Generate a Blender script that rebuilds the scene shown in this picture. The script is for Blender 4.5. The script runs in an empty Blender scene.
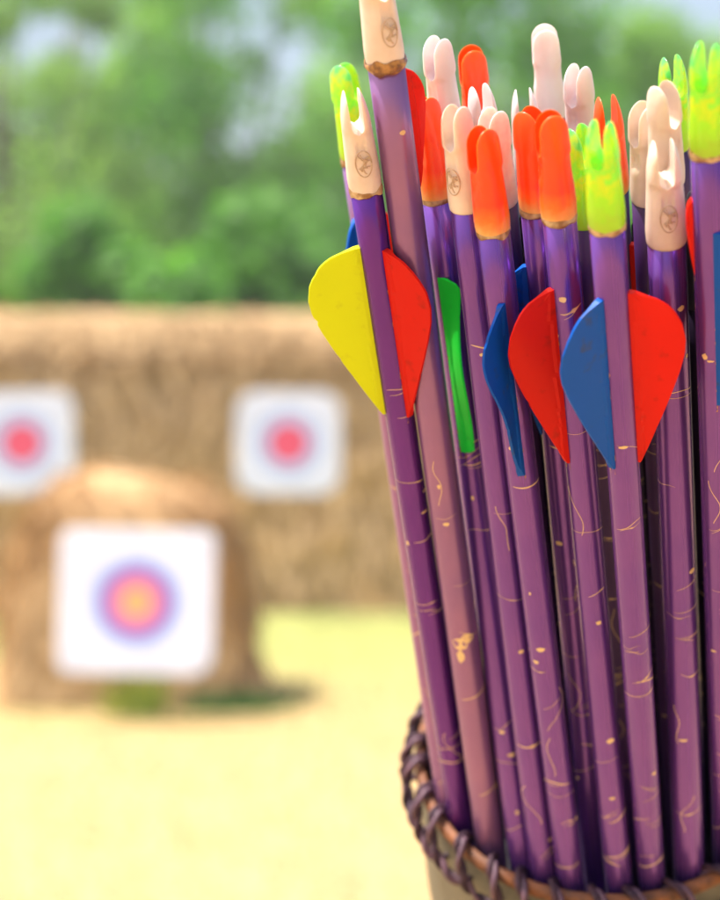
import bpy, math, random
from mathutils import Vector, Matrix, noise
random.seed(7)
SC = bpy.context.scene
COL = SC.collection
PI = math.pi
R = math.radians

# ---------------------------------------------------------------- camera
F_PX = 2030.0                      # focal length in photo pixels (photo 720 x 900)
PITCH = R(1.27)
EYE = Vector((0, 0, 1.11))
cam = bpy.data.cameras.new('camera'); cam_o = bpy.data.objects.new('camera', cam); COL.objects.link(cam_o)
cam.sensor_fit = 'VERTICAL'; cam.sensor_height = 36.0; cam.lens = F_PX / 900 * 36
cam_o.location = EYE; cam_o.rotation_euler = (PI / 2 - PITCH, 0, 0)
cam.clip_start = 0.02; cam.clip_end = 2000
cam.dof.use_dof = True; cam.dof.focus_distance = 0.485; cam.dof.aperture_fstop = 10.8
cam.dof.aperture_blades = 9
SC.camera = cam_o

# ---------------------------------------------------------------- light
SUN_AZ, SUN_EL = R(-110), R(65)    # azimuth from +Y, clockwise: sun on the left
sun_dir = Vector((math.sin(SUN_AZ) * math.cos(SUN_EL), math.cos(SUN_AZ) * math.cos(SUN_EL), math.sin(SUN_EL)))
W = bpy.data.worlds.new('World'); SC.world = W; W.use_nodes = True
wn = W.node_tree.nodes; wl = W.node_tree.links
sky = wn.new('ShaderNodeTexSky'); sky.sky_type = 'NISHITA'; sky.sun_disc = False
sky.sun_elevation = SUN_EL; sky.sun_rotation = SUN_AZ; sky.air_density = 1.0; sky.dust_density = 6.0; sky.ozone_density = 1.0
wl.new(sky.outputs[0], wn['Background'].inputs[0]); wn['Background'].inputs[1].default_value = 0.15
sl = bpy.data.lights.new('sun', 'SUN'); sl.energy = 4.5; sl.angle = R(0.53); sl.color = (1.0, 0.95, 0.86)
so = bpy.data.objects.new('sun', sl); COL.objects.link(so); so.rotation_euler = sun_dir.to_track_quat('Z', 'Y').to_euler(); so.location = (-5, 0, 8)
SC.view_settings.view_transform = 'Standard'; SC.view_settings.look = 'None'
SC.view_settings.gamma = 1; SC.view_settings.use_curve_mapping = False
SC.view_settings.exposure = 1.06
HAZE = 0.0028                       # density of the air per metre

# ---------------------------------------------------------------- helpers
RIGHT = Vector((1, 0, 0)); UP = Vector((0, math.sin(PITCH), math.cos(PITCH))); FWD = Vector((0, math.cos(PITCH), -math.sin(PITCH)))
def cw(v):                      # view-frame vector (right, up, forward) -> world vector
    return RIGHT * v[0] + UP * v[1] + FWD * v[2]
def at(px, py, d):              # photo pixel at a distance -> world point
    return EYE + cw(((px - 360) / F_PX * d, -(py - 450) / F_PX * d, d))

class MB:
    def __init__(s): s.v = []; s.f = []; s.m = []
    def vert(s, p): s.v.append(tuple(p)); return len(s.v) - 1
    def face(s, ids, m=0): s.f.append(tuple(ids)); s.m.append(m)
    def grid(s, rows, closed=False, m=0):
        ids = [[s.vert(p) for p in r] for r in rows]
        n = len(ids[0])
        for a, b in zip(ids[:-1], ids[1:]):
            for i in range(n if closed else n - 1):
                j = (i + 1) % n
                s.face((a[i], a[j], b[j], b[i]), m)
        return ids
    def cap(s, ring, m=0, flip=False):
        s.face(ring[::-1] if flip else ring, m)
    def tube(s, pts, rad, n=8, m=0, closed=False):
        pts = [Vector(p) for p in pts]; N = len(pts)
        if not isinstance(rad, (list, tuple)): rad = [rad] * N
        prev = None; rows = []
        for i, p in enumerate(pts):
            if closed: t = pts[(i + 1) % N] - pts[i - 1]
            else: t = pts[min(i + 1, N - 1)] - pts[max(i - 1, 0)]
            t.normalize()
            if prev is None:
                a = t.orthogonal().normalized()
            else:
                a = (prev - t * prev.dot(t)).normalized()
            prev = a; b = t.cross(a)
            rows.append([p + (a * math.cos(2 * PI * k / n) + b * math.sin(2 * PI * k / n)) * rad[i] for k in range(n)])
        if closed: rows.append(rows[0])
        ids = s.grid(rows, True, m)
        if not closed:
            s.cap(ids[0], m, True); s.cap(ids[-1], m)
    def box(s, c, h, m=0):
        c = Vector(c); ids = [s.vert(c + Vector((h[0] * x, h[1] * y, h[2] * z))) for x in (-1, 1) for y in (-1, 1) for z in (-1, 1)]
        for q in ((0, 1, 3, 2), (4, 6, 7, 5), (0, 4, 5, 1), (2, 3, 7, 6), (0, 2, 6, 4), (1, 5, 7, 3)): s.face([ids[i] for i in q], m)
    def mesh(s, name, mats, smooth=True):
        me = bpy.data.meshes.new(name); me.from_pydata(s.v, [], s.f)
        for mm in (mats if isinstance(mats, (list, tuple)) else [mats]): me.materials.append(mm)
        me.polygons.foreach_set('material_index', s.m)
        me.polygons.foreach_set('use_smooth', [smooth] * len(s.f))
        me.update(); return me
    def build(s, name, mats, parent=None, smooth=True):
        o = bpy.data.objects.new(name, s.mesh(name, mats, smooth)); COL.objects.link(o)
        if parent: o.parent = parent
        return o
def tag(o, label=None, cat=None, group=None, kind=None):
    if label: o['label'] = label
    if cat: o['category'] = cat
    if group: o['group'] = group
    if kind: o['kind'] = kind
    return o
def empty(name, mat):
    o = bpy.data.objects.new(name, None); COL.objects.link(o); o.empty_display_size = 0.02
    o.matrix_world = mat if isinstance(mat, Matrix) else Matrix.Translation(Vector(mat)); return o

# ---------------------------------------------------------------- materials
def mat(name, base, rough=0.5, metal=0.0, var=None, scale=50, bump=0, bscale=200, coord='Object', detail=4, thr=(0.35, 0.65), **kw):
    m = bpy.data.materials.new(name); m.use_nodes = True; n = m.node_tree.nodes; l = m.node_tree.links
    b = n['Principled BSDF']; b.inputs['Base Color'].default_value = (*base, 1); b.inputs['Roughness'].default_value = rough; b.inputs['Metallic'].default_value = metal
    for k, v in kw.items():
        b.inputs[k.replace('_', ' ')].default_value = v
    tc = n.new('ShaderNodeTexCoord')
    if var:
        t = n.new('ShaderNodeTexNoise'); t.inputs['Scale'].default_value = scale; t.inputs['Detail'].default_value = detail
        r = n.new('ShaderNodeValToRGB'); r.color_ramp.elements[0].position = thr[0]; r.color_ramp.elements[1].position = thr[1]
        r.color_ramp.elements[0].color = (*base, 1); r.color_ramp.elements[1].color = (*var, 1)
        l.new(tc.outputs[coord], t.inputs['Vector']); l.new(t.outputs['Fac'], r.inputs[0]); l.new(r.outputs[0], b.inputs['Base Color'])
    if bump:
        t2 = n.new('ShaderNodeTexNoise'); t2.inputs['Scale'].default_value = bscale; t2.inputs['Detail'].default_value = 5
        bp = n.new('ShaderNodeBump'); bp.inputs['Strength'].default_value = bump; bp.inputs['Distance'].default_value = 0.3 / bscale
        l.new(tc.outputs[coord], t2.inputs['Vector']); l.new(t2.outputs['Fac'], bp.inputs['Height']); l.new(bp.outputs[0], b.inputs['Normal'])
    return m
def translucent(m, col, fac):      # thin things let light through
    n = m.node_tree.nodes; l = m.node_tree.links; b = n['Principled BSDF']
    t = n.new('ShaderNodeBsdfTranslucent'); t.inputs[0].default_value = (*col, 1); mx = n.new('ShaderNodeMixShader'); mx.inputs[0].default_value = fac
    l.new(b.outputs[0], mx.inputs[1]); l.new(t.outputs[0], mx.inputs[2]); l.new(mx.outputs[0], n['Material Output'].inputs[0]); return m

def shaft_mat(name, c1, c2, metal, rough):
    m = mat(name, c1, rough, metal, var=c2, scale=45, detail=3, thr=(0.3, 0.75), bump=0.03, bscale=1400)
    n = m.node_tree.nodes; l = m.node_tree.links; b = n['Principled BSDF']
    tc = n.new('ShaderNodeTexCoord'); mp = n.new('ShaderNodeMapping'); mp.inputs['Scale'].default_value = (900, 900, 3)
    t = n.new('ShaderNodeTexNoise'); t.inputs['Scale'].default_value = 1; t.inputs['Detail'].default_value = 3
    mr = n.new('ShaderNodeMapRange'); mr.inputs[3].default_value = rough - 0.04; mr.inputs[4].default_value = rough + 0.06
    l.new(tc.outputs['Object'], mp.inputs[0]); l.new(mp.outputs[0], t.inputs['Vector']); l.new(t.outputs['Fac'], mr.inputs[0]); l.new(mr.outputs[0], b.inputs['Roughness'])
    b.inputs['Coat Weight'].default_value = 0.12; b.inputs['Coat Roughness'].default_value = 0.15
    return m
M = {}
M['purple'] = shaft_mat('purple_anodised', (0.130, 0.043, 0.285), (0.175, 0.06, 0.30), 0.6, 0.25)
M['violet'] = shaft_mat('deep_purple_anodised', (0.100, 0.018, 0.225), (0.125, 0.024, 0.25), 0.65, 0.24)
M['mauve'] = shaft_mat('faded_mauve', (0.215, 0.100, 0.26), (0.28, 0.125, 0.26), 0.5, 0.30)
M['deep'] = shaft_mat('violet_shaft_gap_shade', (0.035, 0.008, 0.075), (0.05, 0.012, 0.09), 0.2, 0.5)  # purple shaft darkened for the back row: shade between arrows put into the colour
M['dark'] = mat('filler_shaft_gap_shade', (0.009, 0.004, 0.016), 0.7, var=(0.016, 0.006, 0.024), scale=60, Specular_IOR_Level=0.12)  # shafts of the added filler arrows, gap shade put into the colour
M['black'] = mat('filler_nock_gap_shade', (0.02, 0.018, 0.025), 0.4)  # nocks of the added filler arrows, black to stand for gap shade
M['gold'] = mat('gold_paint', (0.62, 0.42, 0.20), 0.45, 0.1, var=(0.70, 0.52, 0.26), scale=900)
M['cream'] = mat('cream_plastic', (0.64, 0.50, 0.41), 0.38, var=(0.70, 0.58, 0.49), scale=160, bump=0.08, bscale=900, Subsurface_Weight=0.25, Subsurface_Scale=0.003, Subsurface_Radius=(1, .6, .4))
M['white'] = mat('white_plastic', (0.68, 0.56, 0.56), 0.35, var=(0.70, 0.66, 0.66), scale=90, bump=0.08, bscale=900, Subsurface_Weight=0.3, Subsurface_Scale=0.004, Subsurface_Radius=(1, .6, .5))
M['pink'] = mat('pink_tinted_plastic', (0.80, 0.50, 0.44), 0.3, var=(0.84, 0.62, 0.56), scale=300, bump=0.15, bscale=900, Subsurface_Weight=0.4, Subsurface_Scale=0.004, Subsurface_Radius=(1, .5, .4))
def worn_mat(name, stops, rough, nscale, namp, sss, rad, trans=0):
    """plastic whose colour runs up the nock (object z), broken up by noise"""
    m = mat(name, stops[0][1], rough, bump=0.1, bscale=800, Subsurface_Weight=sss, Subsurface_Scale=0.004, Subsurface_Radius=rad)
    n = m.node_tree.nodes; l = m.node_tree.links; b = n['Principled BSDF']
    tc = n.new('ShaderNodeTexCoord'); sp = n.new('ShaderNodeSeparateXYZ'); l.new(tc.outputs['Object'], sp.inputs[0])
    nz = n.new('ShaderNodeTexNoise'); nz.inputs['Scale'].default_value = nscale; nz.inputs['Detail'].default_value = 4; l.new(tc.outputs['Object'], nz.inputs['Vector'])
    a = n.new('ShaderNodeMath'); a.operation = 'MULTIPLY_ADD'; a.inputs[1].default_value = 1 / .0258; a.inputs[2].default_value = -namp * .5; l.new(sp.outputs['Z'], a.inputs[0])
    c = n.new('ShaderNodeMath'); c.operation = 'MULTIPLY_ADD'; c.inputs[1].default_value = namp; l.new(nz.outputs['Fac'], c.inputs[0]); l.new(a.outputs[0], c.inputs[2])
    r = n.new('ShaderNodeValToRGB'); e = r.color_ramp.elements; e[0].position, e[0].color = stops[0][0], (*stops[0][1], 1); e[1].position, e[1].color = stops[1][0], (*stops[1][1], 1)
    for p, q in stops[2:]: k = e.new(p); k.color = (*q, 1)
    l.new(c.outputs[0], r.inputs[0]); l.new(r.outputs[0], b.inputs['Base Color']); b.inputs['Transmission Weight'].default_value = trans
    return m
M['orange'] = worn_mat('orange_plastic', [(0, (.80, .42, .12)), (.16, (.86, .14, .006)), (.30, (.86, .048, .002)), (1, (.86, .075, .003))], .34, 250, .22, .3, (1, .3, .1))
M['lime'] = translucent(worn_mat('lime_translucent_plastic', [(0, (.55, .66, .05)), (.30, (.48, .78, .03)), (.50, (.86, .76, .02)), (.62, (.30, .85, .08)), (.80, (.74, .84, .04)), (1, (.14, .80, .24))], .15, 420, .75, .5, (.7, 1, .2), .2), (.35, .85, .08), .3)
M['emblem'] = mat('brown_moulded_mark', (0.44, 0.29, 0.18), 0.5, var=(0.54, 0.40, 0.28), scale=800)
M['glue'] = mat('dried_glue', (0.50, 0.34, 0.18), 0.3, var=(0.22, 0.10, 0.03), scale=420, thr=(0.4, 0.6), bump=0.5, bscale=900)
M['glue_rust'] = mat('brown_dried_glue', (0.42, 0.20, 0.05), 0.25, var=(0.13, 0.05, 0.02), scale=420, thr=(0.4, 0.6), bump=0.5, bscale=900)
def vane_mat(name, c, c2, f=0.3):
    m = mat(name, c, 0.42, var=c2, scale=260, detail=9, thr=(0.60, 0.76), bump=0.10, bscale=500, Specular_IOR_Level=0.15)
    return translucent(m, c, f)
M['v_red'] = vane_mat('red_vane_vinyl', (0.70, 0.014, 0.006), (0.42, 0.016, 0.006))
M['v_yellow'] = vane_mat('yellow_vane_vinyl', (0.64, 0.68, 0.010), (0.52, 0.52, 0.015), 0.35)
M['v_blue'] = vane_mat('blue_vane_vinyl', (0.003, 0.085, 0.44), (0.04, 0.06, 0.12), 0.15)
M['v_green'] = vane_mat('green_vane_vinyl', (0.015, 0.80, 0.06), (0.02, 0.60, 0.05), 0.35)
M['leather'] = mat('olive_leather', (0.085, 0.082, 0.060), 0.5, var=(0.12, 0.112, 0.082), scale=40, detail=8, bump=0.5, bscale=700)
M['leather_in'] = mat('dark_suede_lining', (0.028, 0.024, 0.035), 0.9, bump=0.4, bscale=900)
M['edge'] = mat('raw_leather_edge', (0.20, 0.068, 0.022), 0.7, var=(0.07, 0.026, 0.012), scale=260, bump=0.6, bscale=600)
M['cord'] = mat('dark_plum_lacing', (0.050, 0.024, 0.045), 0.6, var=(0.10, 0.045, 0.065), scale=200, bump=0.6, bscale=1500)
M['foam'] = mat('black_foam', (0.02, 0.02, 0.022), 0.95, bump=0.5, bscale=900)
M['wood'] = mat('weathered_wood', (0.25, 0.17, 0.10), 0.8, var=(0.14, 0.09, 0.05), scale=12, bump=0.5, bscale=60)
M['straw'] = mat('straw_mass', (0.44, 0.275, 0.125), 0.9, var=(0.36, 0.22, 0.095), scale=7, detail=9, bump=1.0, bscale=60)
M['straw_cap'] = mat('straw_painted_sunlit', (0.58, 0.37, 0.185), 0.9, var=(0.47, 0.29, 0.14), scale=9, detail=9, bump=1.0, bscale=60)  # same straw made lighter: sunlight on the tops painted into the colour
M['blade'] = mat('straw_stalks', (0.50, 0.34, 0.17), 0.7, var=(0.34, 0.22, 0.10), scale=5)
M['twine'] = mat('baling_twine', (0.35, 0.24, 0.12), 0.8, bump=0.4, bscale=400)
M['board'] = mat('white_foam_board', (0.72, 0.73, 0.75), 0.8)
M['bark'] = mat('bark', (0.13, 0.10, 0.075), 0.9, var=(0.07, 0.055, 0.04), scale=9, bump=0.8, bscale=30)

# ================================================================= SETTING: ground
def ground():
    g = bpy.data.materials.new('dry_lawn'); g.use_nodes = True; n = g.node_tree.nodes; l = g.node_tree.links; b = n['Principled BSDF']; b.inputs['Roughness'].default_value = 0.95
    b.inputs['Specular IOR Level'].default_value = 0.1
    tc = n.new('ShaderNodeTexCoord')
    def noi(s, d=6):
        t = n.new('ShaderNodeTexNoise'); t.inputs['Scale'].default_value = s; t.inputs['Detail'].default_value = d; l.new(tc.outputs['Object'], t.inputs['Vector']); return t
    sep = n.new('ShaderNodeSeparateXYZ'); l.new(tc.outputs['Object'], sep.inputs[0])
    mr = n.new('ShaderNodeMapRange'); mr.inputs[1].default_value = 6.4; mr.inputs[2].default_value = 9.5; l.new(sep.outputs['Y'], mr.inputs[0])
    n1 = noi(0.7); ad = n.new('ShaderNodeMath'); ad.operation = 'MULTIPLY_ADD'; l.new(n1.outputs[0], ad.inputs[0]); ad.inputs[1].default_value = 0.7; l.new(mr.outputs[0], ad.inputs[2])
    sb = n.new('ShaderNodeMath'); sb.operation = 'SUBTRACT'; sb.use_clamp = True; l.new(ad.outputs[0], sb.inputs[0]); sb.inputs[1].default_value = 0.35
    mx = n.new('ShaderNodeMix'); mx.data_type = 'RGBA'; mx.inputs[6].default_value = (0.43, 0.288, 0.150, 1); mx.inputs[7].default_value = (0.285, 0.305, 0.105, 1); l.new(sb.outputs[0], mx.inputs[0])
    n2 = noi(25, 10); r2 = n.new('ShaderNodeValToRGB'); r2.color_ramp.elements[0].color = (0.72, 0.72, 0.66, 1); r2.color_ramp.elements[1].color = (1.1, 1.1, 1.1, 1); r2.color_ramp.elements[0].position = .3; r2.color_ramp.elements[1].position = .7
    l.new(n2.outputs[0], r2.inputs[0]); m2 = n.new('ShaderNodeMix'); m2.data_type = 'RGBA'; m2.blend_type = 'MULTIPLY'; m2.inputs[0].default_value = 1; l.new(mx.outputs[2], m2.inputs[6]); l.new(r2.outputs[0], m2.inputs[7])
    l.new(m2.outputs[2], b.inputs['Base Color'])
    n3 = noi(60, 8); bp = n.new('ShaderNodeBump'); bp.inputs['Strength'].default_value = 0.6; bp.inputs['Distance'].default_value = 0.01; l.new(n3.outputs[0], bp.inputs['Height']); l.new(bp.outputs[0], b.inputs['Normal'])
    mb = MB(); ys = [-700, -100, -20, -5, 0, 2, 4, 5, 6, 7, 8, 9, 10, 12, 16, 25, 60, 200, 900]; xs = [-900, -100, -20, -8, -4, -2, 0, 2, 4, 8, 20, 100, 900]
    mb.grid([[(x, y, 0) for x in xs] for y in ys]); o = mb.build('ground', g); tag(o, kind='structure')
    gm = mat('grass_blades', (0.38, 0.30, 0.12), 0.8, var=(0.30, 0.36, 0.11), scale=1.2, coord='Object')
    translucent(gm, (0.42, 0.35, 0.14), 0.25)
    mb = MB(); rnd = random.Random(3)
    for i in range(26000):
        y = rnd.uniform(3.8, 13.0); x = rnd.uniform(-1.4 - .14 * y, 1.6 + .2 * y) ; a = rnd.uniform(0, 2 * PI); h = rnd.uniform(.012, .035); w = .004
        d = Vector((math.cos(a), math.sin(a), 0)) * w; le = Vector((rnd.uniform(-1, 1), rnd.uniform(-1, 1), 0)) * h * .9
        p = Vector((x, y, 0)); ids = [mb.vert(q) for q in (p - d, p + d, p + le + Vector((0, 0, h)))]; mb.face(ids)
    tag(mb.build('grass', gm), 'short dry yellow green grass covering the field', 'grass', kind='stuff')
ground()

# ================================================================= straw butts
def disp(p, amp, sc, seed=0):
    q = Vector(p) * sc + Vector((seed, seed * 2, 0))
    return noise.noise(q) * amp + noise.noise(q * 3.1) * amp * .45 + noise.noise(q * 8) * amp * .2
def blades(mb, surf, n, L, w, seed, lift=.55):
    rnd = random.Random(seed)
    for i in range(n):
        p, nr, down = surf(rnd)
        side = nr.cross(down).normalized()
        d = (down * rnd.uniform(.3, 1) + side * rnd.gauss(0, .45) + nr * rnd.uniform(.02, lift)).normalized()
        l = L * rnd.uniform(.4, 1); s = d.cross(nr).normalized() * w
        a = p + nr * .004; b = a + d * l * .5; c = a + d * l - Vector((0, 0, l * .12))
        ids = [mb.vert(q) for q in (a - s, a + s, b + s, b - s, c)]
        mb.face((ids[0], ids[1], ids[2], ids[3])); mb.face((ids[3], ids[2], ids[4]))
def straw_wall():
    y0 = 10.9
    root = empty('straw_wall', (0, y0 + .5, 0)); tag(root, 'long thatched straw backstop wall in front of the trees, two targets hung on it', 'straw wall')
    # profile (y, z) of the front: face, overhanging cap, ridge, back
    def prof(x):
        h = disp((x, 0, 0), .05, 1.1, 5) - .012 * math.exp(-((x + .3) / .5) ** 2)
        return [(-.5, -.02), (-.5, .3), (-.49, .6), (-.48, .9), (-.47, 1.15), (-.46, 1.3 + h * .5), (-.5, 1.335 + h), (-.47, 1.41 + h), (-.40, 1.49 + h), (-.30, 1.555 + h), (-.17, 1.60 + h), (0, 1.62 + h), (.2, 1.58 + h), (.42, 1.4 + h), (.5, 1.2), (.5, -.02)]
    def fine(pr, k):
        out = []
        for a, b in zip(pr[:-1], pr[1:]):
            for i in range(k): out.append((a[0] + (b[0] - a[0]) * i / k, a[1] + (b[1] - a[1]) * i / k))
        return out + [pr[-1]]
    mb = MB(); N = 170; rows = []
    X0, X1 = -4.2, 4.6
    for i in range(N + 1):
        x = X0 + (X1 - X0) * i / N; pr = fine(prof(x), 4); row = []
        for k, (y, z) in enumerate(pr):
            bulge = -.05 * abs(math.sin((x + .25) * PI / 1.15)) ** .5 if y < -.4 and z < 1.33 else 0
            d = disp((x, y, z), .085, 4.5)
            row.append((x, y + (bulge + d) * (1 if y < 0 else -1), z + (d * .5 if z > .1 else 0)))
        rows.append(row)
    ids = mb.grid(rows); mb.cap(ids[0], 0, True); mb.cap(ids[-1])
    cut = 5 * 4
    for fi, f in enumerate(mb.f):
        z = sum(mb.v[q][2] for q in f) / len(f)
        if z > 1.34: mb.m[fi] = 1  # upper faces get the straw with sunlight painted in
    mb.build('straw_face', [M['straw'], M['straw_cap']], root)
    def surf(r):
        x = r.uniform(X0, X1); u = r.random()
        if u < .45:
            t = r.random(); return Vector((x, -.47 + .33 * t * t - .03, 1.36 + .25 * math.sin(t * PI / 2))), Vector((0, -.6, .8)), Vector((0, -.8, -.6))
        return Vector((x, -.53, r.uniform(.05, 1.36))), Vector((0, -1, 0)), Vector((0, 0, -1))
    mb = MB(); blades(mb, surf, 12000, .26, .006, 4); mb.build('loose_straw', M['blade'], root, False)
    mb = MB()
    for x in (-3.4, -2.3, -1.1, .1, 1.25, 2.4, 3.6):
        pts = [(x + disp((x, z, 0), .02, 3), y - .06 if y < 0 else y + .03, z + .02) for (y, z) in fine(prof(x), 2)]
        mb.tube(pts, .006, 5)
    mb.build('twine', M['twine'], root)
straw_wall()

def straw_mound():
    d0 = 7.40; cx = (120 - 360) / F_PX * d0
    root = empty('straw_mound', (cx, d0 + .35, 0)); tag(root, 'rounded straw target butt standing on the grass in front of the wall', 'straw butt')
    def pt(u, k, K=26):
        # u 0..1 over the arch from left foot to right foot, k slice in depth
        a = PI * (1 - u); t = k / K
        yy = -.36 * math.cos(PI * t) ; s = max(0, 1 - abs(math.cos(PI * t)) ** 5.0) ** .5
        c, sn = math.cos(a), math.sin(a)
        x = .475 * math.copysign(abs(c) ** .62, c); z = .835 * abs(sn) ** .62
        flare = 1 + .14 * max(0, 1 - z / .25) ** 2
        x *= flare
        p = Vector((x * (.70 + .30 * s), yy, z * (.82 + .18 * s)))
        if k in (0, K): pass
        dd = disp(p, .045, 4.5, 3); nn = Vector((x, yy, z)).normalized()
        return p + nn * dd
    mb = MB(); K = 26; rows = [[pt(i / 60, k) for i in range(61)] for k in range(K + 1)]
    # close the front and back with shrinking copies of the outline
    def inner(row, y, shrink):
        c = Vector((0, y, .34)); out = []
        for p in row:
            q = c + (Vector(p) - c) * shrink; q.y = y + disp((q.x, q.z, 0), .03, 5, 8); 
            if p.z < .03: q.z = p.z
            out.append(q)
        return out
    front = [inner(rows[0], -.375, s) for s in (.03, .25, .5, .75, .92)]; back = [inner(rows[-1], .375, s) for s in (.92, .5, .03)]
    mb.grid(front + rows + back)
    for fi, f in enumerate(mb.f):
        if sum(mb.v[q][2] for q in f) / len(f) > .70: mb.m[fi] = 1  # mound top also takes the painted sunlit straw
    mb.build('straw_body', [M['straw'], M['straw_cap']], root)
    def surf(r):
        u = r.random()
        if u < .55:
            k = r.randint(2, 20); uu = r.random(); p = pt(uu, k); n = (pt(uu, k) - Vector((0, p.y, .3))); n.y *= 0; n.normalize()
            dn = Vector((0, -.6, -.8)); dn = (dn - n * dn.dot(n)).normalized(); return p, n, dn
        a = r.uniform(0, PI); q = r.random() ** .5
        return Vector((.40 * q * math.cos(a), -.385, .70 * q * math.sin(a))), Vector((0, -1, 0)), Vector((0, 0, -1))
    mb = MB(); blades(mb, surf, 2600, .16, .004, 9, .35); mb.build('loose_straw', M['blade'], root, False)
    mb = MB()
    for zz in (.2,):
        mb.tube([pt(0.5 + .02 * math.sin(k), k) + Vector((0, 0, .012)) for k in range(2, 25)], .006, 5)
    mb.build('twine', M['twine'], root)
    return root
straw_mound()

# grass tufts at the mound foot
def tuft(name, px, py_base, h, w, n, c, label):
    d = F_PX * 1.11 / (py_base - 405); x = (px - 360) / F_PX * d
    m = mat(name + '_leaf', c, .7, var=(c[0] * .6, c[1] * .75, c[2] * .6), scale=6); translucent(m, c, .3)
    root = bpy.data.objects.new; mb = MB(); r = random.Random(int(px))
    for i in range(n):
        bx = r.gauss(0, w * .35); by = r.gauss(0, .03); hh = h * r.uniform(.4, 1); lean = Vector((r.gauss(0, .25) + bx * 1.2, r.uniform(-.35, .1), 0)) * hh
        s = Vector((.0045, r.uniform(-.003, .003), 0)); p = Vector((bx, by, 0)); q = p + lean * .4 + Vector((0, 0, hh * .6)); t = p + lean + Vector((0, 0, hh))
        ids = [mb.vert(v) for v in (p - s, p + s, q + s * .8, q - s * .8, t)]; mb.face(ids[:4]); mb.face((ids[3], ids[2], ids[4]))
    o = mb.build(name, m, None, False); o.location = (x, d, 0); tag(o, label, 'grass tuft')
tuft('grass_tuft', 137, 716, .15, .11, 520, (.34, .40, .06), 'tall yellow green grass tuft growing under the front target')
tuft('grass_tuft', 232, 713, .09, .24, 420, (.08, .20, .045), 'low dark green weeds at the right foot of the straw mound')

# ================================================================= target faces
def face_mat(name, rings, white):
    m = bpy.data.materials.new(name); m.use_nodes = True; n = m.node_tree.nodes; l = m.node_tree.links; b = n['Principled BSDF']; b.inputs['Roughness'].default_value = .7
    tc = n.new('ShaderNodeTexCoord'); mp = n.new('ShaderNodeMapping'); mp.inputs['Scale'].default_value = (1, 0, 1); l.new(tc.outputs['Object'], mp.inputs[0])
    ln = n.new('ShaderNodeVectorMath'); ln.operation = 'LENGTH'; l.new(mp.outputs[0], ln.inputs[0])
    mr = n.new('ShaderNodeMapRange'); mr.inputs[1].default_value = 0; mr.inputs[2].default_value = .5; l.new(ln.outputs['Value'], mr.inputs[0])
    cr = n.new('ShaderNodeValToRGB'); cr.color_ramp.interpolation = 'CONSTANT'; e = cr.color_ramp.elements
    e[0].position = 0; e[0].color = (*rings[0][1], 1); e[1].position = rings[0][0] / .5; e[1].color = (*rings[1][1], 1)
    for k in range(1, len(rings)):
        q = e.new(rings[k][0] / .5); q.color = (*(rings[k + 1][1] if k + 1 < len(rings) else white), 1)
    l.new(mr.outputs[0], cr.inputs[0])
    nz = n.new('ShaderNodeTexNoise'); nz.inputs['Scale'].default_value = 5; nz.inputs['Detail'].default_value = 8; l.new(tc.outputs['Object'], nz.inputs['Vector'])
    r2 = n.new('ShaderNodeValToRGB'); r2.color_ramp.elements[0].color = (.80, .81, .84, 1); r2.color_ramp.elements[1].color = (1, 1, 1, 1); r2.color_ramp.elements[1].position = .6; l.new(nz.outputs[0], r2.inputs[0])
    mm = n.new('ShaderNodeMix'); mm.data_type = 'RGBA'; mm.blend_type = 'MULTIPLY'; mm.inputs[0].default_value = 1; l.new(cr.outputs[0], mm.inputs[6]); l.new(r2.outputs[0], mm.inputs[7]); l.new(mm.outputs[2], b.inputs['Base Color'])
    return m
wh = (.56, .60, .72)
M['face_near'] = face_mat('near_target_face', [(.052, (.64, .31, .11)), (.100, (.56, .15, .27)), (.130, (.10, .08, .42)), (.156, (.26, .38, .68)), (.215, (.54, .58, .72)), (.219, (.3, .3, .34))], wh)
M['face_far'] = face_mat('far_target_face', [(.104, (.54, .055, .12)), (.160, (.30, .37, .62)), (.170, (.2, .2, .25)), (.215, (.56, .60, .76)), (.219, (.3, .3, .35))], (.50, .53, .66))
def target(loc, w, h, mt, label, corner, roll=0, tilt=0, chop=0, group=None):
    root = empty('archery_target', Matrix.Translation(loc) @ Matrix.Rotation(roll, 4, 'Y') @ Matrix.Rotation(tilt, 4, 'X')); tag(root, label, 'target', group)
    def outline(w, h, c):
        pts = []
        for q, (sx, sz) in enumerate(((1, 1), (-1, 1), (-1, -1), (1, -1))):
            cc = c + (chop if q == 3 else 0)
            for k in range(9):
                a = PI / 2 * q + PI / 2 * k / 8
                pts.append((sx * (w / 2 - cc) + cc * math.cos(a), sz * (h / 2 - cc) + cc * math.sin(a)))
        return pts
    def slab(w, h, c, y0, y1, name, m):
        mb = MB(); o = outline(w, h, c); A = [mb.vert((x, y0, z)) for x, z in o]; B = [mb.vert((x, y1, z)) for x, z in o]
        n = len(o); mb.face(A); mb.face(B[::-1])
        for i in range(n): mb.face((A[i], B[i], B[(i + 1) % n], A[(i + 1) % n]))
        return mb.build(name, m, root, False)
    slab(w, h, corner, .002, .035, 'backing_board', M['board']); slab(w - .012, h - .012, corner, -.001, .0018, 'paper_face', mt)
    for sx in (-1, 1):
        for sz in (-1, 1):
            mb = MB(); x, z = sx * (w / 2 - .06), sz * (h / 2 - .06); rows = [[(x + r * math.cos(2 * PI * k / 10), y, z + r * math.sin(2 * PI * k / 10)) for k in range(10)] for r, y in ((.002, .01), (.002, -.002), (.008, -.002), (.006, -.006), (.0005, -.007))]
            mb.grid(rows, True); mb.build('pin', M['glue_rust'], root)
p = at(136.5, 602, 7.02); target(p, .535, .500, M['face_near'], 'bright white square target with yellow, red and blue rings on the front straw mound', .04, R(1.2), R(-3), .03)
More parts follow.
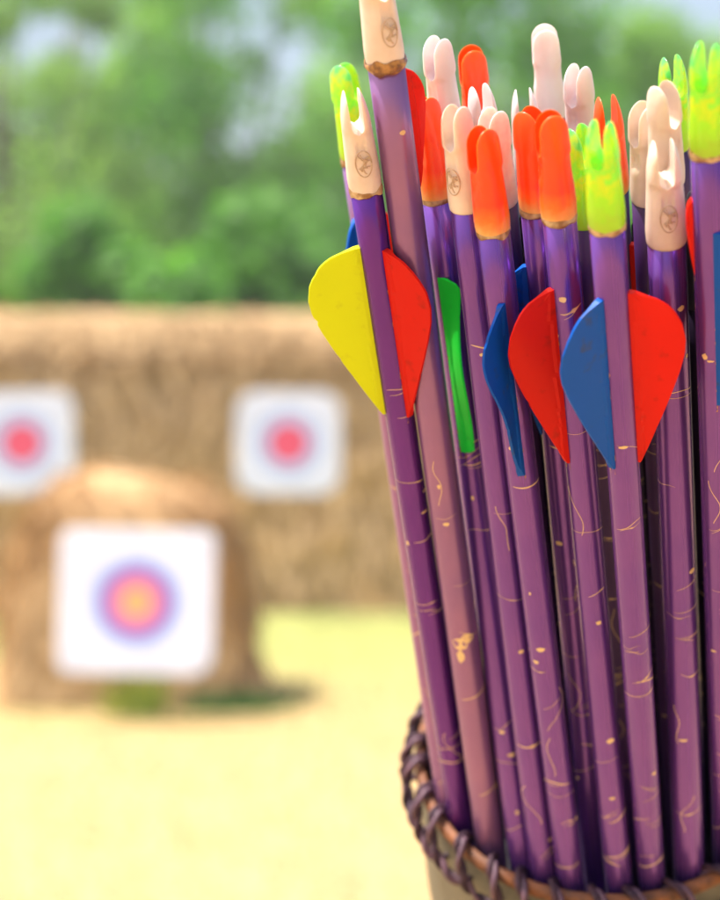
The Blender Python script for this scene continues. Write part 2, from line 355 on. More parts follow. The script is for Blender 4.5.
p = at(288.5, 443, 10.28); target(p, .525, .520, M['face_far'], 'pale round cornered target with red centre on the wall, beside the arrows', .10, R(.5), 0, 0, 'targets hung on the straw wall')
p = at(22, 443, 10.28); target(p, .525, .520, M['face_far'], 'pale target with red centre on the wall at the left edge, above the mound', .09, R(-1.0), 0, .05, 'targets hung on the straw wall')

# ================================================================= trees
def leaf_mat(name, c, v):
    m = mat(name, c, .55, var=v, scale=.9, detail=3); return translucent(m, (c[0] * 1.9, c[1] * 2.1, c[2] * 1.0), .5)
LM = [leaf_mat('leaves_mid', (.13, .25, .04), (.155, .28, .05)), leaf_mat('leaves_light', (.16, .26, .07), (.185, .29, .08)), leaf_mat('leaves_dark', (.08, .21, .028), (.10, .24, .035))]
def crown(seed, rx, rz, zc, nclump, nleaf, size, m, low=False):
    r = random.Random(seed); mb = MB(); cl = []
    for i in range(nclump):
        while True:
            v = Vector((r.uniform(-1, 1), r.uniform(-1, 1), r.uniform(-1, 1)))
            if v.length < 1: break
        v = v.normalized() * (v.length ** .45); cl.append((Vector((v.x * rx, v.y * rx * .8, zc + v.z * rz)), r.uniform(.16, .34) * min(rx, rz)))
    for i in range(nleaf):
        c, s = r.choice(cl); v = Vector((r.gauss(0, 1), r.gauss(0, 1), r.gauss(0, .8))); v = v.normalized() * s * r.random() ** .4
        p = c + v
        if p.z < .05: continue
        nrm = (v.normalized() + Vector((r.gauss(0, .6), r.gauss(0, .6), r.gauss(.3, .6)))).normalized(); a = nrm.orthogonal().normalized(); a = Matrix.Rotation(r.uniform(0, 6.28), 3, nrm) @ a; b = nrm.cross(a)
        l = size * r.uniform(.6, 1.3); ids = [mb.vert(p + q) for q in (-a * l, b * l * .45 + nrm * l * .1, a * l, -b * l * .45 + nrm * l * .1)]; mb.face(ids)
    return mb.mesh('crown', m, False), cl
def trunk_mesh(seed, h, r0, cl):
    r = random.Random(seed); mb = MB(); pts = [Vector((disp((seed, k, 0), .25, .7), disp((k, seed, 3), .25, .7), h * k / 8 - .05)) for k in range(9)]
    mb.tube(pts, [r0 * (1.5 if k == 0 else 1 - k / 10) for k in range(9)], 10)
    for c, s in cl[:14]:
        st = pts[r.randint(3, 7)]; mid = (st + c) / 2 + Vector((0, 0, -.2)); mb.tube([st, mid, c], [r0 * .35, r0 * .2, r0 * .06], 6)
    return mb.mesh('trunk', M['bark'])
VAR = []
for i, (rx, rz, zc, th, m, nl) in enumerate(((2.6, 3.3, 4.7, 5.5, LM[0], 16000), (2.3, 3.6, 5.0, 6.0, LM[1], 12000), (2.9, 3.0, 4.2, 5.0, LM[2], 17000))):
    cm, cl = crown(11 + i, rx, rz, zc, 38, nl, .09, m); VAR.append((cm, trunk_mesh(20 + i, th, .16, cl)))
def tree(x, y, v, s, rot, label, nm='broadleaf_tree', meshes=None, group='trees behind the straw wall'):
    root = empty(nm, Matrix.Translation((x, y, 0)) @ Matrix.Rotation(rot, 4, 'Z') @ Matrix.Scale(s, 4)); tag(root, label, 'tree' if nm != 'leafy_shrub' else 'shrub', group)
    cm, tm = meshes or VAR[v]
    for n_, me in (('crown', cm), ('trunk', tm)):
        o = bpy.data.objects.new(n_, me); COL.objects.link(o); o.parent = root
T = [(-6.4, 27, 0, 1.0, .3, 'mid green broadleaf tree at the far left of the tree line'),
     (-3.9, 22, 1, .80, 1.2, 'light green loose tree above the left target on the wall'),
     (-1.9, 26, 0, 1.00, 2.1, 'mid green tree rising between the two wall targets'),
     (.45, 24, 2, 1.12, 4.2, 'dense darker green tree rising behind the arrow with the tall cream nock'),
     (3.5, 25, 0, .74, 5.0, 'mid green tree behind the right hand arrows, below the bright sky gap'),
     (7.4, 26, 2, .85, .8, 'dense dark tree beyond the right edge of the photograph'),
     (-9.3, 25, 2, 1.05, 2.7, 'dark dense tree beyond the left edge of the photograph'),
     (-5.0, 34, 1, 1.25, 3.3, 'tall pale tree standing far behind the others on the left'),
     (1.9, 36, 1, 1.35, .4, 'tall pale tree standing far behind the arrows'),
     (9.6, 37, 0, 1.1, 1.9, 'tall mid green tree far back on the right')]
for t in T: tree(*t)
SH = []
for i in range(2):
    cm, cl = crown(51 + i, 1.15, 1.15, 1.25, 22, 4200, .08, LM[2 if i == 0 else 0]); SH.append((cm, trunk_mesh(60 + i, 1.4, .06, cl)))
S_ = [(-2.05, 14.2, 0, 1.00, .2, 'rounded green shrub showing above the wall between its left target and the mound top'), (-.62, 14.6, 0, 1.02, 1.4, 'dark rounded shrub showing above the wall over the right hand target'),
      (.55, 15.2, 1, .95, 2.3, 'shrub behind the wall, hidden mostly by the leftmost arrows'), (-3.3, 14.8, 1, .9, 3.1, 'shrub above the wall at the left edge'), (1.7, 14.6, 0, 1.0, 4.4, 'shrub behind the wall, behind the middle arrows'), (2.9, 15.0, 1, .9, 5.2, 'shrub behind the wall, behind the right hand arrows')]
for x, y, v, s, r_, lb in S_: tree(x, y, v, s, r_, lb, 'leafy_shrub', SH[v], 'shrubs behind the straw wall')

# ================================================================= quiver frame
ax = Vector(((770 - 360) / F_PX, -(2870 - 450) / F_PX, 1)).normalized()      # down the quiver, view frame
C0 = Vector(((607 - 360) / F_PX * .62, -(742 - 450) / F_PX * .62, .62)); RQ = .058
e1 = (Vector((1, 0, 0)) - ax * ax.x).normalized(); e2 = ax.cross(e1)
if e2.z > 0: e2 = -e2
Cq = EYE + cw(C0); AX = cw(ax); E1 = cw(e1); E2 = cw(e2)         # world frame; E2 points to the viewer
def quiver():
    Zu = -AX; Xu = E1; Yu = Zu.cross(Xu)
    L = .46; base = Cq + AX * L
    mw = Matrix((Xu.to_4d(), Yu.to_4d(), Zu.to_4d(), (0, 0, 0, 1))).transposed(); 
    for i in range(3): mw[3][i] = 0
    mw = Matrix.Translation(base) @ mw.to_3x3().to_4x4()
    root = empty('quiver', mw); tag(root, 'olive leather quiver with plum laced rim holding the purple arrows', 'quiver')
    N = 160
    def ring(r, z, f=0): return [(r * math.cos(2 * PI * k / N) * (1 + f * math.sin(3 * 2 * PI * k / N + 1)), r * math.sin(2 * PI * k / N), z + .0012 * math.sin(2 * PI * k / N * 2 + .6)) for k in range(N)]
    mb = MB(); out = [ring(RQ * .80, 0), ring(RQ * .86, .004), ring(RQ * .90, .05), ring(RQ, .2), ring(RQ + .0035, .36), ring(RQ + .0030, .41), ring(RQ + .0016, .44), ring(RQ + .0006, .4535), ring(RQ + .0002, .4555)]
    ids = mb.grid(out, True); mb.cap(ids[0], 0, True); mb.build('leather_body', M['leather'], root)
    mb = MB(); mb.grid([ring(RQ + .0008, .4558), ring(RQ + .0013, .4575), ring(RQ + .0006, .4596), ring(RQ - .0012, .4602), ring(RQ - .0020, .4592), ring(RQ - .0023, .4565)], True); mb.build('rim_edge', M['edge'], root)
    mb = MB(); mb.grid([ring(RQ - .0024, .4575), ring(RQ - .0024, .44), ring(RQ - .0010, .40), ring(RQ - .0004, .36)], True); mb.build('lining', M['leather_in'], root)
    mb = MB(); ids = mb.grid([ring(RQ - .0010, .395), ring(RQ - .0010, .412), ring(RQ * .9, .414), ring(RQ * .5, .4145), ring(.001, .4145)], True); mb.build('foam_pad', M['foam'], root)
    # whip stitched lacing: one cord, over the edge and along the outside
    n = 32; pts = []; rad = []; rr = random.Random(5)
    prof = [(0.00, RQ - .0030, -.0085), (0.10, RQ - .0042, -.002), (.22, RQ - .0022, .0022), (.38, RQ + .0008, .0034), (.54, RQ + .0034, .0006), (.68, RQ + .0046, -.0036), (.86, RQ + .0052, -.0075), (1.12, RQ + .0050, -.0105), (1.40, RQ + .0042, -.0122), (1.62, RQ + .0026, -.0122), (1.55, RQ - .0010, -.0110), (1.2, RQ - .0028, -.0100)]
    for k in range(n):
        j = rr.uniform(-.16, .16); q = rr.uniform(-.0013, .0013)
        for t, r, z in prof:
            a = 2 * PI * (k + t + (j if .1 < t < .8 else 0)) / n; zz = .4585 + z + .0012 * math.sin(2 * a + .6) + (q if t > .3 else 0)
            pts.append(Vector((r * math.cos(a), r * math.sin(a), zz))); rad.append(.00155 + .0007 * noise.noise(Vector((k, t * 5, 0))))
    # smooth
    P = []; RR = []
    m = len(pts)
    for i in range(m):
        a, b, c, d = pts[i - 1], pts[i], pts[(i + 1) % m], pts[(i + 2) % m]
        for t in (0, .33, .66):
            P.append(.5 * ((2 * b) + (c - a) * t + (2 * a - 5 * b + 4 * c - d) * t * t + (3 * b - a - 3 * c + d) * t ** 3)); RR.append(rad[i] * (1 - t) + rad[(i + 1) % m] * t)
    mb = MB(); m = len(P); fr = []
    for i in range(m):
        t = (P[(i + 1) % m] - P[i - 1]).normalized(); rad_ = Vector((P[i].x, P[i].y, 0)).normalized(); a = (rad_ - t * rad_.dot(t))
        a = a.normalized() if a.length > .1 else fr[-1][0]
        fr.append((a, t.cross(a)))
    turns = 128
    for q in (0, PI):
        mb.tube([P[i] + (fr[i][0] * math.cos(q + turns * 2 * PI * i / m) + fr[i][1] * math.sin(q + turns * 2 * PI * i / m)) * .00085 for i in range(m)], [x * .62 for x in RR], 7, closed=True); mb.build('lacing', M['cord'], root)
    # wooden ground stand that carries the quiver
    foot = base; rt = empty('quiver_stand', (foot.x, foot.y, 0)); tag(rt, 'wooden post stand carrying the leather quiver', 'stand')
    h = foot.z
    mb = MB(); mb.box((0, 0, h / 2 - .03), (.03, .03, h / 2 - .03)); mb.build('post', M['wood'], rt, False)
    mb = MB(); mb.box((0, 0, .02), (.22, .03, .02)); mb.box((0, 0, .061), (.03, .22, .02)); mb.build('foot_cross', M['wood'], rt, False)
    mb = MB(); q = mw.to_3x3(); loc = mw.translation - Vector((foot.x, foot.y, 0))
    cir = [[loc + q @ Vector((r * math.cos(2 * PI * k / 40), r * math.sin(2 * PI * k / 40), z)) for k in range(40)] for r, z in ((.002, -.020), (.066, -.020), (.066, .05), (.056, .05), (.055, -.004), (.002, -.004))]
    mb.grid(cir, True); mb.build('cup', M['wood'], rt)
quiver()

# ================================================================= arrows
LN = .0258                         # nock length
def nock_mesh(r, key):
    """plastic nock: solid base, two prongs with a U slot between them. Slot runs along local Y (seen through from -Y)."""
    mb = MB(); n2 = 24; N = n2 * 2; zs = LN * .61
    def rad(z):
        t = z / LN
        return r * (1.00 + .03 * min(1, t / .10) - .25 * max(0, (t - .15) / .85))
    def groove(a, z):              # shallow thumb groove under the slot, both faces
        t = z / LN; g = min(1, max(0, 1.6 - abs(t - .47) / .075))
        c = abs(math.sin(a)); return 1 - .16 * g * min(1, max(0, (c - .915) / .05))
    ang = [2 * PI * k / N for k in range(N)]
    zz = [0, .0004, .0010] + [zs * k / 16 for k in range(2, 17)]
    rows = []
    for i, z in enumerate(zz):
        q = (.93, .99, 1.0)[i] if i < 3 else 1.0
        rows.append([(rad(z) * q * groove(a, z) * math.cos(a), rad(z) * q * groove(a, z) * math.sin(a), z) for a in ang])
    ids = mb.grid(rows, True); mb.cap(ids[0], 0, True); top = ids[-1]
    # chord vertices (x = 0) between ang 90 and 270 deg
    k90, k270 = n2 // 2, n2 // 2 + n2
    y1 = mb.v[top[k90]][1]; y2 = mb.v[top[k270]][1]; nc = 7
    chord = [top[k90]] + [mb.vert((0, y1 + (y2 - y1) * i / (nc + 1), zs)) for i in range(1, nc + 1)] + [top[k270]]
    slot = r * .36; NL = 22
    for side in (1, -1):
        arc = [top[(k270 + i) % N] for i in range(n2 + 1)] if side == 1 else [top[k90 + i] for i in range(n2 + 1)]
        ch = chord[1:-1] if side == 1 else chord[1:-1][::-1]     # from end of arc back to its start
        prev = arc + ch
        for j in range(1, NL + 1):
            t = j / NL; t = 1 - (1 - t) ** 1.6 if t > 0 else 0
            z = zs + (LN - zs) * t
            q = min(1, t / .22); s = slot * math.sqrt(max(0, 1 - (1 - q) ** 2)) * (1 + .15 * t)
            w = math.sqrt(max(0, 1 - max(0, (t - .62) / .38) ** 2.2))       # tab rounding, seen from the side
            tap = 1 - .33 * max(0, (t - .25) / .75) ** 1.7                   # outer side leans in, seen from the front
            ro = rad(z)
            xo = max(s + .00025, ro * tap * (1 - .0 * t)); cur = []
            xo_end = s + (xo - s) * (w ** .5 if t < 1 else .05)
            for i in range(n2 + 1):
                b = -PI / 2 + PI * i / n2
                yy = ro * math.sin(b) * max(w, .06)
                # half lens profile between the slot wall and the outer side
                xx = s + (xo_end - s) * math.cos(b) ** (.9)
                cur.append((side * xx, side * yy, z))
            y_a, y_b = cur[-1][1], cur[0][1]
            for i in range(1, nc + 1): cur.append((side * s, y_a + (y_b - y_a) * i / (nc + 1), z))
            cid = [mb.vert(p) for p in cur]; L_ = len(cid)
            for i in range(L_):
                k = (i + 1) % L_; mb.face((prev[i], prev[k], cid[k], cid[i]))
            prev = cid
        mb.cap(prev)
    me = mb.mesh('nock', M[key]); me.set_sharp_from_angle(angle=R(38)); return me
def emblem_mesh(r, big=1.0):
    mb = MB()
    def on(u, z): a = u / r - PI / 2; return Vector((r * math.cos(a), r * math.sin(a), z))
    zc = LN * .33; rx, rz = .0020 * big, .0034 * big
    def stroke(pts, w):
        P = [on(x, zc + z) for x, z in pts]; mb.tube(P, w, 5)
    stroke([(rx * math.cos(t * 2 * PI / 28), rz * math.sin(t * 2 * PI / 28)) for t in range(29)], .00017)
    for f, w in ((1.3, .00017), (4.1, .00013), (8.2, .00015), (12.7, .00011)):
        n = 16; P_ = []
        for k in range(n):
            t = k / (n - 1); x = 1.5 * noise.noise(Vector((t * 2.6 + f, f, 0))); z = 1.35 * (t - .5) * (-1 if w > .00014 else 1) + .7 * noise.noise(Vector((f, t * 2.8, f)))
            l = math.hypot(x, z); q = min(1, .8 / l) if l else 1; P_.append((x * q * rx, z * q * rz))
        stroke(P_, w)
    return mb.mesh('emblem', M['emblem'])
VP = [(0, .10), (.025, .35), (.05, .53), (.085, .68), (.135, .82), (.20, .94), (.29, 1.0), (.37, .975), (.47, .87), (.57, .735), (.67, .59), (.80, .385), (.91, .21), (.97, .11), (1, .05)]
def vh(t):
    for (a, ha), (b, hb) in zip(VP[:-1], VP[1:]):
        if t <= b: return ha + (hb - ha) * (t - a) / (b - a)
    return VP[-1][1]
rnd_v = random.Random(12)
def vane(root, r, phi, z0, col, L=.0492, H=.0118, wave=0, ph=0, bend=0, crease=.30, lean=0, flat=0):
    """thin vinyl vane: phi from the camera side (0) towards +X (90); z0 = upper end, runs down by L"""
    mb = MB(); nt, nh = 44, 13; d = Vector((math.sin(phi), -math.cos(phi), 0)); s = Vector((math.cos(phi), math.sin(phi), 0)); up = Vector((0, 0, 1))
    d0 = Vector((math.sin(phi + R(lean)), -math.cos(phi + R(lean)), 0)) if lean else d
    nick = rnd_v.uniform(0, 99)
    def P(t, k, side):
        if flat: dl = Vector((math.sin(phi + R(lean + 15 * math.sin(6.5 * t + .6))), -math.cos(phi + R(lean + 15 * math.sin(6.5 * t + .6))), 0))
        else: dl = d0
        h = (1 - (.10 * max(0, noise.noise(Vector((t * 26, nick, 0))) - .38) / .3 if k == nh else 0)) * (min(1, .25 + t / .04, (1 - t) / .03 + .3) * (.85 + .15 * math.sin(5 * t)) if flat else vh(t)) * H * (k / nh); hm = h / H
        off = wave * math.sin(t * 2 * PI * 1.15 + ph) * (h / H) ** 1.0 * .004 + bend * hm * hm * .006 + .00035 * math.sin(9 * t + 4 * hm + phi * 3) * hm
        off += max(0, h - .0021) * crease * (1 if math.sin(phi) > 0 else -1)
        th = .00085 - .00012 * min(1, h / .0016) if h < .0016 else (.00038 - .00012 * hm)
        return d * (r * .985) + dl * h + s * (off + side * th) + up * (z0 - L * t)
    A = [[P(j / nt, k, 1) for k in range(nh + 1)] for j in range(nt + 1)]; B = [[P(j / nt, k, -1) for k in range(nh + 1)] for j in range(nt + 1)]
    ia = mb.grid(A); ib = mb.grid([row[::-1] for row in B])
    ib = [row[::-1] for row in ib]
    for j in range(nt):
        mb.face((ia[j][nh], ib[j][nh], ib[j + 1][nh], ia[j + 1][nh])); mb.face((ib[j][0], ia[j][0], ia[j + 1][0], ib[j + 1][0]))
    for j in (0, nt):
        for k in range(nh): mb.face((ia[j][k], ia[j][k + 1], ib[j][k + 1], ib[j][k]) if j else (ib[j][k], ib[j][k + 1], ia[j][k + 1], ia[j][k]))
    o = mb.build('vane', M['v_' + col], root); o.data.set_sharp_from_angle(angle=R(11))
    return o
def shaft(root, r, length, mkey, seed, marks=(), glued=()):
    mb = MB(); N = 40
    rows = [[(r * math.cos(2 * PI * k / N), r * math.sin(2 * PI * k / N), length * j / 12) for k in range(N)] for j in range(13)]
    ids = mb.grid(rows, True); mb.cap(ids[0], 0, True); mb.cap(ids[-1])
    rr = random.Random(seed)
    def on(a, z, h=.00004): return Vector(((r + h) * math.sin(a), -(r + h) * math.cos(a), z))
    def ribbon(pts, w):
        n = len(pts); A = []; B = []
        for i, (a, z) in enumerate(pts):
            a0, z0 = pts[max(i - 1, 0)]; a1, z1 = pts[min(i + 1, n - 1)]
            dx, dz = (a1 - a0) * r, z1 - z0; l = math.hypot(dx, dz) or 1; nx, nz = -dz / l, dx / l; ww = w[i] if isinstance(w, list) else w
            A.append(on(a + nx * ww / r, z + nz * ww)); B.append(on(a - nx * ww / r, z - nz * ww))
        mb.grid([A, B], m=1)
    def blob(a, z, wx, wz):
        n = 18; c = mb.vert(on(a, z, .00008)); f = rr.uniform(0, 9)
        ring = [mb.vert(on(a + wx * (1 + .35 * noise.noise(Vector((math.cos(t) * 1.3 + f, math.sin(t) * 1.3, f)))) * math.cos(t) / r, z + wz * (1 + .5 * noise.noise(Vector((math.cos(t) * 1.5, math.sin(t) * 1.5 + f, f)))) * math.sin(t))) for t in (2 * PI * k / n for k in range(n))]
        for k in range(n): mb.face((c, ring[k], ring[(k + 1) % n]), 1)
    def arc(z, a0, span, amp, w, tilt):
        n = 22; f = rr.uniform(0, 50); pts = [(a0 + span * i / n, z + tilt * (i / n - .5) + amp * noise.noise(Vector((i / n * 1.6 + f, f, 0)))) for i in range(n + 1)]
        big = rr.random()
        ribbon(pts, [w * (.25 + .9 * math.sin(PI * i / n) ** .6) * (1 + (1.6 * math.exp(-((i / n - big) / .10) ** 2) if big > .45 else 0)) for i in range(n + 1)])
    for i in range(rr.choice((5, 7, 9, 12, 14))):
        z = rr.uniform(.055, length - .055 if rr.random() < .85 else length - .02); a0 = rr.uniform(-1.6, -.2); sp = rr.uniform(1.2, 2.7); tl = rr.uniform(-.003, .0035)
        arc(z, a0, sp, rr.uniform(.0003, .0022), rr.choice((.00005, .00007, .00009, .00018)), tl)
        if rr.random() < .35: arc(z - rr.uniform(.0008, .0016), a0 + .2, sp * .8, .0008, .00006, tl)
    for i in range(rr.randint(3, 5)):
        blob(rr.uniform(-1.1, 1.1), rr.uniform(.06, length - .015), rr.uniform(.0003, .0012), rr.uniform(.0003, .0008))
    for i in range(rr.randint(0, 2)):           # loose diagonal squiggle
        z = rr.uniform(.06, length - .07); f = rr.uniform(0, 50); n = 26; a0 = rr.uniform(-1, .4)
        ribbon([(a0 + 1.2 * noise.noise(Vector((i_ / n * 1.4 + f, 0, f))), z + .014 * i_ / n) for i_ in range(n + 1)], .00008)
    for vv in glued:                             # old glue left along the foot of each vane
        kw = vv[3] if len(vv) > 3 else {}; L = kw.get('L', .0492)
        for sd in (-1, 1):
            f = rr.uniform(0, 90); n = 46; za, zb = length - vv[1] - L * rr.uniform(0, .5), length - vv[1] - L - .002
            A = []; B = []
            for i in range(n + 1):
                z = za + (zb - za) * i / n; w = max(.00002, .0004 * (noise.noise(Vector((i * .35, f, 0))) + .35) + .0004 * noise.noise(Vector((i * 1.1, 0, f))))
                a_ = R(vv[0]) + sd * .0006 / r; A.append(on(a_, z, .00006)); B.append(on(a_ + sd * w / r, z, .00006))
            mb.grid([A, B], m=2)
    for a, z, wx, wz in marks: blob(a, length - z, wx, wz)
    return mb.build('shaft', [M[mkey], M['gold'], M['glue_rust']], root)
def glue(root, r, length, rust=False, amt=1.0, seed=0):
    mb = MB(); N = 40; rows = []
    for dr, dz in ((-.0002, -.0011), (.00035, -.0009), (.0006, -.0001), (.0004, .0010), (.0003, .0012)):
        rows.append([((r + dr * amt) * math.cos(a), (r + dr * amt) * math.sin(a), length + dz * (1 + 1.1 * noise.noise(Vector((math.cos(a) * 1.6, math.sin(a) * 1.6, seed)))) * (1.2 if rust else .85)) for a in (2 * PI * k / N for k in range(N))])
    mb.grid(rows, True); return mb.build('glue_ring', M['glue_rust' if rust else 'glue'], root)
NM = {}
def arrow(key, tx, ty, D, u, v, kind, roll, label, smat='purple', r=.0039, vanes=(), gl=None, emb=False, marks=()):
    tip = at(tx, ty, D); low = Cq + E1 * (u / 1000) + E2 * (v / 1000)
    down = (low - tip).normalized(); s_end = (low - tip).length + .050       # butt of the shaft, in the foam pad
    base = tip + down * s_end; Z = -down; Y = (FWD - Z * FWD.dot(Z)).normalized(); X = Y.cross(Z)
    mw = Matrix((X, Y, Z)).transposed().to_4x4(); mw = Matrix.Translation(base) @ mw
    root = empty('arrow', mw); tag(root, label, 'arrow', 'purple arrows standing in the quiver')
    length = s_end - LN
    shaft(root, r, length, smat, sum(ord(c) * (i + 3) for i, c in enumerate(key)), marks, vanes)
    k = (kind, r)
    if k not in NM: NM[k] = nock_mesh(r * 1.04, kind)
    o = bpy.data.objects.new('nock', NM[k]); COL.objects.link(o); o.parent = root; o.location = (0, 0, length); o.rotation_euler = (0, 0, roll)
    if gl: glue(root, r, length, gl == 'rust', 1.3 if gl == 'rust' else .15 + .5 * ((len(label) * 7) % 10) / 10, len(label))
    if emb:
        e = 'emb%.5f' % r
        if e not in NM: NM[e] = emblem_mesh(r * 1.04 * 1.008)
        q = bpy.data.objects.new('emblem', NM[e]); COL.objects.link(q); q.parent = o
    for vv in vanes:
        ph, off, col = vv[:3]; kw = vv[3] if len(vv) > 3 else {}
        vane(root, r, R(ph), length - off, col, **kw)
    return root

AR = [
 ('A1', 342, 64, 0.5300, -49.2, 15.2, 'lime', R(56), 'leftmost arrow, lime green nock, mostly hidden behind the yellow vaned one', dict(gl='g', smat='mauve', vanes=((-38, .0150, 'blue', dict(H=.006)), (-158, .0130, 'red'), (82, .0150, 'red')))),
 ('A2', 351, 90, 0.4660, -45.9, 23.8, 'cream', R(4), 'arrow with cream nock and a yellow vane on its left, red vane on its right', dict(smat='violet', r=.0038, gl='g', emb=True, vanes=((-82, .0150, 'yellow', dict(H=.0140, bend=-.1)), (36, .0155, 'red', dict(H=.0108)), (158, .0150, 'yellow')))),
 ('A3', 371, -46, 0.4500, -37.6, 31.9, 'cream', R(24), 'tallest arrow, faded pink mauve shaft and cream nock cut by the top of the photograph', dict(smat='mauve', r=.0043, gl='rust', emb=True, vanes=((112, .0030, 'red', dict(H=.0050, L=.030)), (186, .0140, 'red', dict(H=.008))), marks=((-.25, .1685, .0022, .0022), (.25, .1670, .0018, .0016), (-.35, .173, .0010, .0020)))),
 ('A4', 424, 97, 0.4924, -28.6, 39.1, 'orange', R(-52), 'arrow with orange nock and a crinkled green vane facing the viewer', dict(gl='g', vanes=((-30, .0200, 'green', dict(wave=.25, ph=2.4, H=.0056, crease=.05, lean=66, flat=1)), (122, .0190, 'red'), (-150, .0190, 'red', dict(H=.006))))),
 ('A5', 455, 106, 0.4629, -22.7, 44.7, 'cream', R(-46), 'arrow with stained cream two pronged nock between two orange ones', dict(emb=True, vanes=((168, .0165, 'blue'),))),
 ('A6', 481, 128, 0.4550, -15.2, 48.2, 'orange', R(-56), 'arrow with orange nock and a curled dirty blue vane facing the viewer', dict(gl='g', vanes=((-6, .0175, 'blue', dict(wave=-.3, ph=.4, H=.0115, crease=.05, lean=-22)), (165, .0175, 'blue')))),
 ('A7', 550, 113, 0.4460, -1.5, 50.1, 'orange', R(-80), 'arrow with orange nock and one red vane spread to its left', dict(gl='g', vanes=((-64, .0175, 'red'), (168, .0175, 'blue')))),
 ('A8', 600, 122, 0.4240, 7.9, 49.9, 'lime', R(-30), 'arrow with lime green nock, blue vane on its left and red vane on its right', dict(gl='g', vanes=((-50, .0175, 'blue'), (66, .0175, 'red'), (190, .0175, 'red')))),
 ('A9', 663, 141, 0.4468, 18.9, 46.8, 'cream', R(-2), 'arrow with cream nock bearing an oval mark, no vane in view', dict(r=.0044, emb=True, vanes=((165, .0150, 'red'), (200, .015, 'blue', dict(H=.008))))),
 ('A10', 706, 44, 0.4153, 30.3, 40.4, 'lime', R(-34), 'rightmost front arrow, lime green nock, blue vane cut by the right edge', dict(gl='g', vanes=((6, .0190, 'blue', dict(lean=48)), (152, .0175, 'red'), (-95, .012, 'red', dict(H=.0015, L=.02))))),
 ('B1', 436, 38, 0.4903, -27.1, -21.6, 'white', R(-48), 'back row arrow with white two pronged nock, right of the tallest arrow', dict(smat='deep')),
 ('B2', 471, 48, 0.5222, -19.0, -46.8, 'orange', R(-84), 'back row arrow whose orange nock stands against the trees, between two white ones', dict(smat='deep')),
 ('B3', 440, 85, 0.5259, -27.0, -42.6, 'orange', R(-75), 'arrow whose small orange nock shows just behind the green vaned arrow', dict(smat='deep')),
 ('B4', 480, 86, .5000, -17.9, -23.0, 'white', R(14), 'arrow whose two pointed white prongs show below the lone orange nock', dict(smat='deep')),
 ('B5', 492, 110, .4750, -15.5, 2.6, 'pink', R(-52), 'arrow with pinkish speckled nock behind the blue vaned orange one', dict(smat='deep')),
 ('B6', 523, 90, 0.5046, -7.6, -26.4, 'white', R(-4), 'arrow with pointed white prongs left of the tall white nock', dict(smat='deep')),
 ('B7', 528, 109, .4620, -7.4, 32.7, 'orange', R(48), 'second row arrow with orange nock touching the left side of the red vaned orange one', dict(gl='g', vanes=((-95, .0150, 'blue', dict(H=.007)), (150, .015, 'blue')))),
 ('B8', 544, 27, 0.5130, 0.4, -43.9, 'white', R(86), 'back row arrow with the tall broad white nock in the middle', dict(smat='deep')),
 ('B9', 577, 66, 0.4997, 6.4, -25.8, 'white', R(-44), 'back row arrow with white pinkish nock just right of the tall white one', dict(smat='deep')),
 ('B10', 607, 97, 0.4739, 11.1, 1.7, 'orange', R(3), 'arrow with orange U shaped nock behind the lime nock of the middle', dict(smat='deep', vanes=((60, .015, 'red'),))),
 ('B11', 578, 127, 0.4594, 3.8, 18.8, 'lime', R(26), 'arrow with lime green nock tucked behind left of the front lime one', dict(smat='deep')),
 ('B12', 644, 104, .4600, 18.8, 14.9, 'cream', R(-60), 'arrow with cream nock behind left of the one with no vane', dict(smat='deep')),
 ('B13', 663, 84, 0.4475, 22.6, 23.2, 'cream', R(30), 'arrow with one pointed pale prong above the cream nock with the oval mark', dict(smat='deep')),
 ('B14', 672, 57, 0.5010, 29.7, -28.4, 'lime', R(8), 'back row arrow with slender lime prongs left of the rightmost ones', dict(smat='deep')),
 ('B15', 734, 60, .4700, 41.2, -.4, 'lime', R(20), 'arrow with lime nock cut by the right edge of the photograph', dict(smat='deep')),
]
for key, tx, ty, D, u, v, kind, roll, label, kw in AR:
    arrow(key, tx, ty, D, u, v, kind, roll, label, **kw)
HIDE = {'F1': 'the green vaned arrow', 'F2': 'the curled blue vane', 'F3': 'the pinkish speckled nock', 'F4': 'the middle orange nock', 'F5': 'the red vane of the middle arrow', 'F6': 'the front lime nock', 'F7': 'the front lime nock, far back', 'F8': 'the U shaped orange nock', 'F9': 'the pale nocks right of centre', 'F10': 'the cream nock with the oval mark', 'F11': 'the rightmost lime nock', 'F12': 'the stained cream nock', 'F13': 'the tall broad white nock', 'F14': 'the white pinkish nock pair', 'F15': 'the pointed pale prong', 'F16': 'the gap left of the rightmost arrow', 'F17': 'the gap left of the rightmost arrow, further back', 'F18': 'the gap left of the arrow without vanes', 'F19': 'the gap between the middle orange and front lime nocks', 'F20': 'the gap between the two front orange nocks', 'F21': 'the gap left of the arrow without vanes, furthest back', 'F22': 'the arrow with the stained nock, second row', 'F23': 'the shaft of the rightmost front arrow', 'F24': 'the leftmost orange nock, near the tall mauve shaft'}
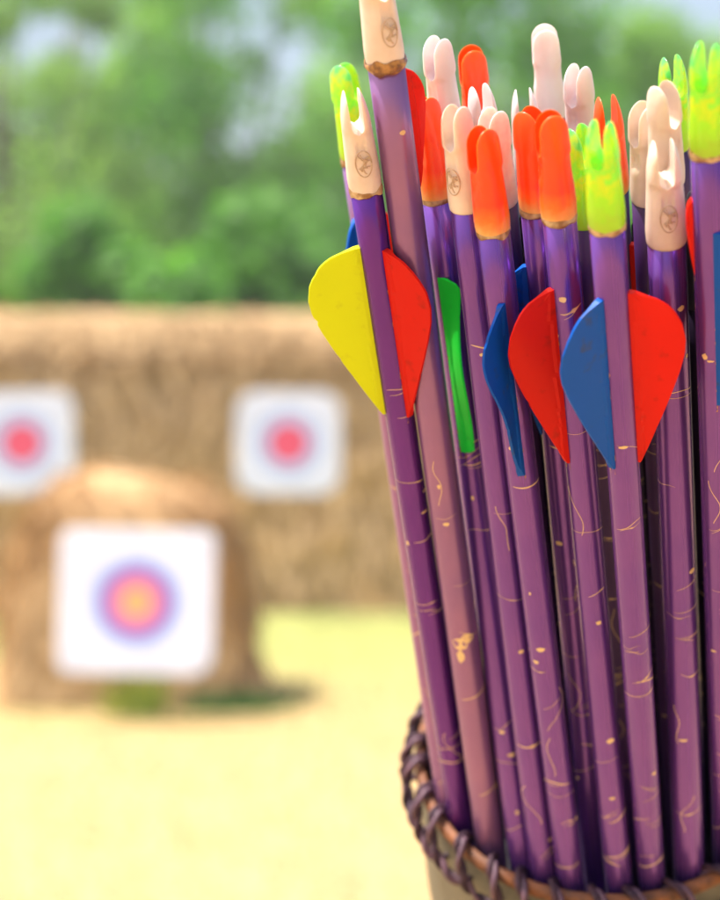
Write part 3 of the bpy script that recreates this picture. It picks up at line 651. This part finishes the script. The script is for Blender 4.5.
# added filler arrows: near-black colour stands for shade in the gaps between front shafts
for key, tx, ty, D, u, v in [
    ('F1', 452, 200, 0.5302, -28.7, -30.2),
    ('F2', 500, 185, 0.5000, -15.5, -7.3),
    ('F3', 520, 215, 0.5384, -11.0, -34.8),
    ('F4', 548, 205, 0.4914, -4.6, 3.0),
    ('F5', 566, 190, 0.5322, 1.4, -33.8),
    ('F6', 590, 215, 0.5035, 6.0, -5.4),
    ('F7', 612, 200, 0.5319, 13.1, -32.0),
    ('F8', 632, 225, 0.5055, 16.1, -5.6),
    ('F9', 646, 205, 0.5254, 21.3, -25.8),
    ('F10', 672, 190, 0.4900, 25.6, 2.0),
    ('F11', 700, 190, 0.5000, 33.3, -6.5),
    ('F12', 470, 190, 0.5370, -21.7, -36.3),
    ('F13', 540, 190, 0.5531, -5.5, -50.1),
    ('F14', 610, 190, 0.5501, 14.1, -48.5),
    ('F15', 660, 200, 0.5463, 26.6, -42.8),
    ('F16', 695, 215, 0.4819, 32.4, 11.4),
    ('F17', 692, 200, 0.5150, 34.8, -19.1),
    ('F18', 644, 222, 0.5164, 22.9, -14.1),
    ('F19', 580, 215, 0.5156, 0.6, -15.0),
    ('F20', 518, 220, 0.5153, -8.6, -14.0),
    ('F21', 653, 240, 0.5443, 20.6, -35.8),
    ('F22', 473, 225, 0.5135, -25.0, -11.6),
    ('F23', 708, 200, 0.4572, 34.7, 27.1),
    ('F24', 442, 215, 0.5424, -33.4, -37.2),
]:
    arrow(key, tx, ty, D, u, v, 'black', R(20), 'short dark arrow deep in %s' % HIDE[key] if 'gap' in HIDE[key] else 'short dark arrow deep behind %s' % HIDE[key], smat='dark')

# ================================================================= the air: pale haze in front of the far trees
def haze():
    m = bpy.data.materials.new('air_haze'); m.use_nodes = True; n = m.node_tree.nodes; l = m.node_tree.links; n.remove(n['Principled BSDF'])
    v = n.new('ShaderNodeVolumePrincipled'); v.inputs['Color'].default_value = (.86, .92, .90, 1); v.inputs['Density'].default_value = HAZE; v.inputs['Anisotropy'].default_value = .3
    l.new(v.outputs[0], n['Material Output'].inputs['Volume'])
    mb = MB(); mb.box((0, 430, 6), (1100, 1200, 7.5)); o = mb.build('haze', m, None, False); tag(o, 'thin pale haze in the air over the field', 'haze', kind='stuff')
if HAZE: haze()
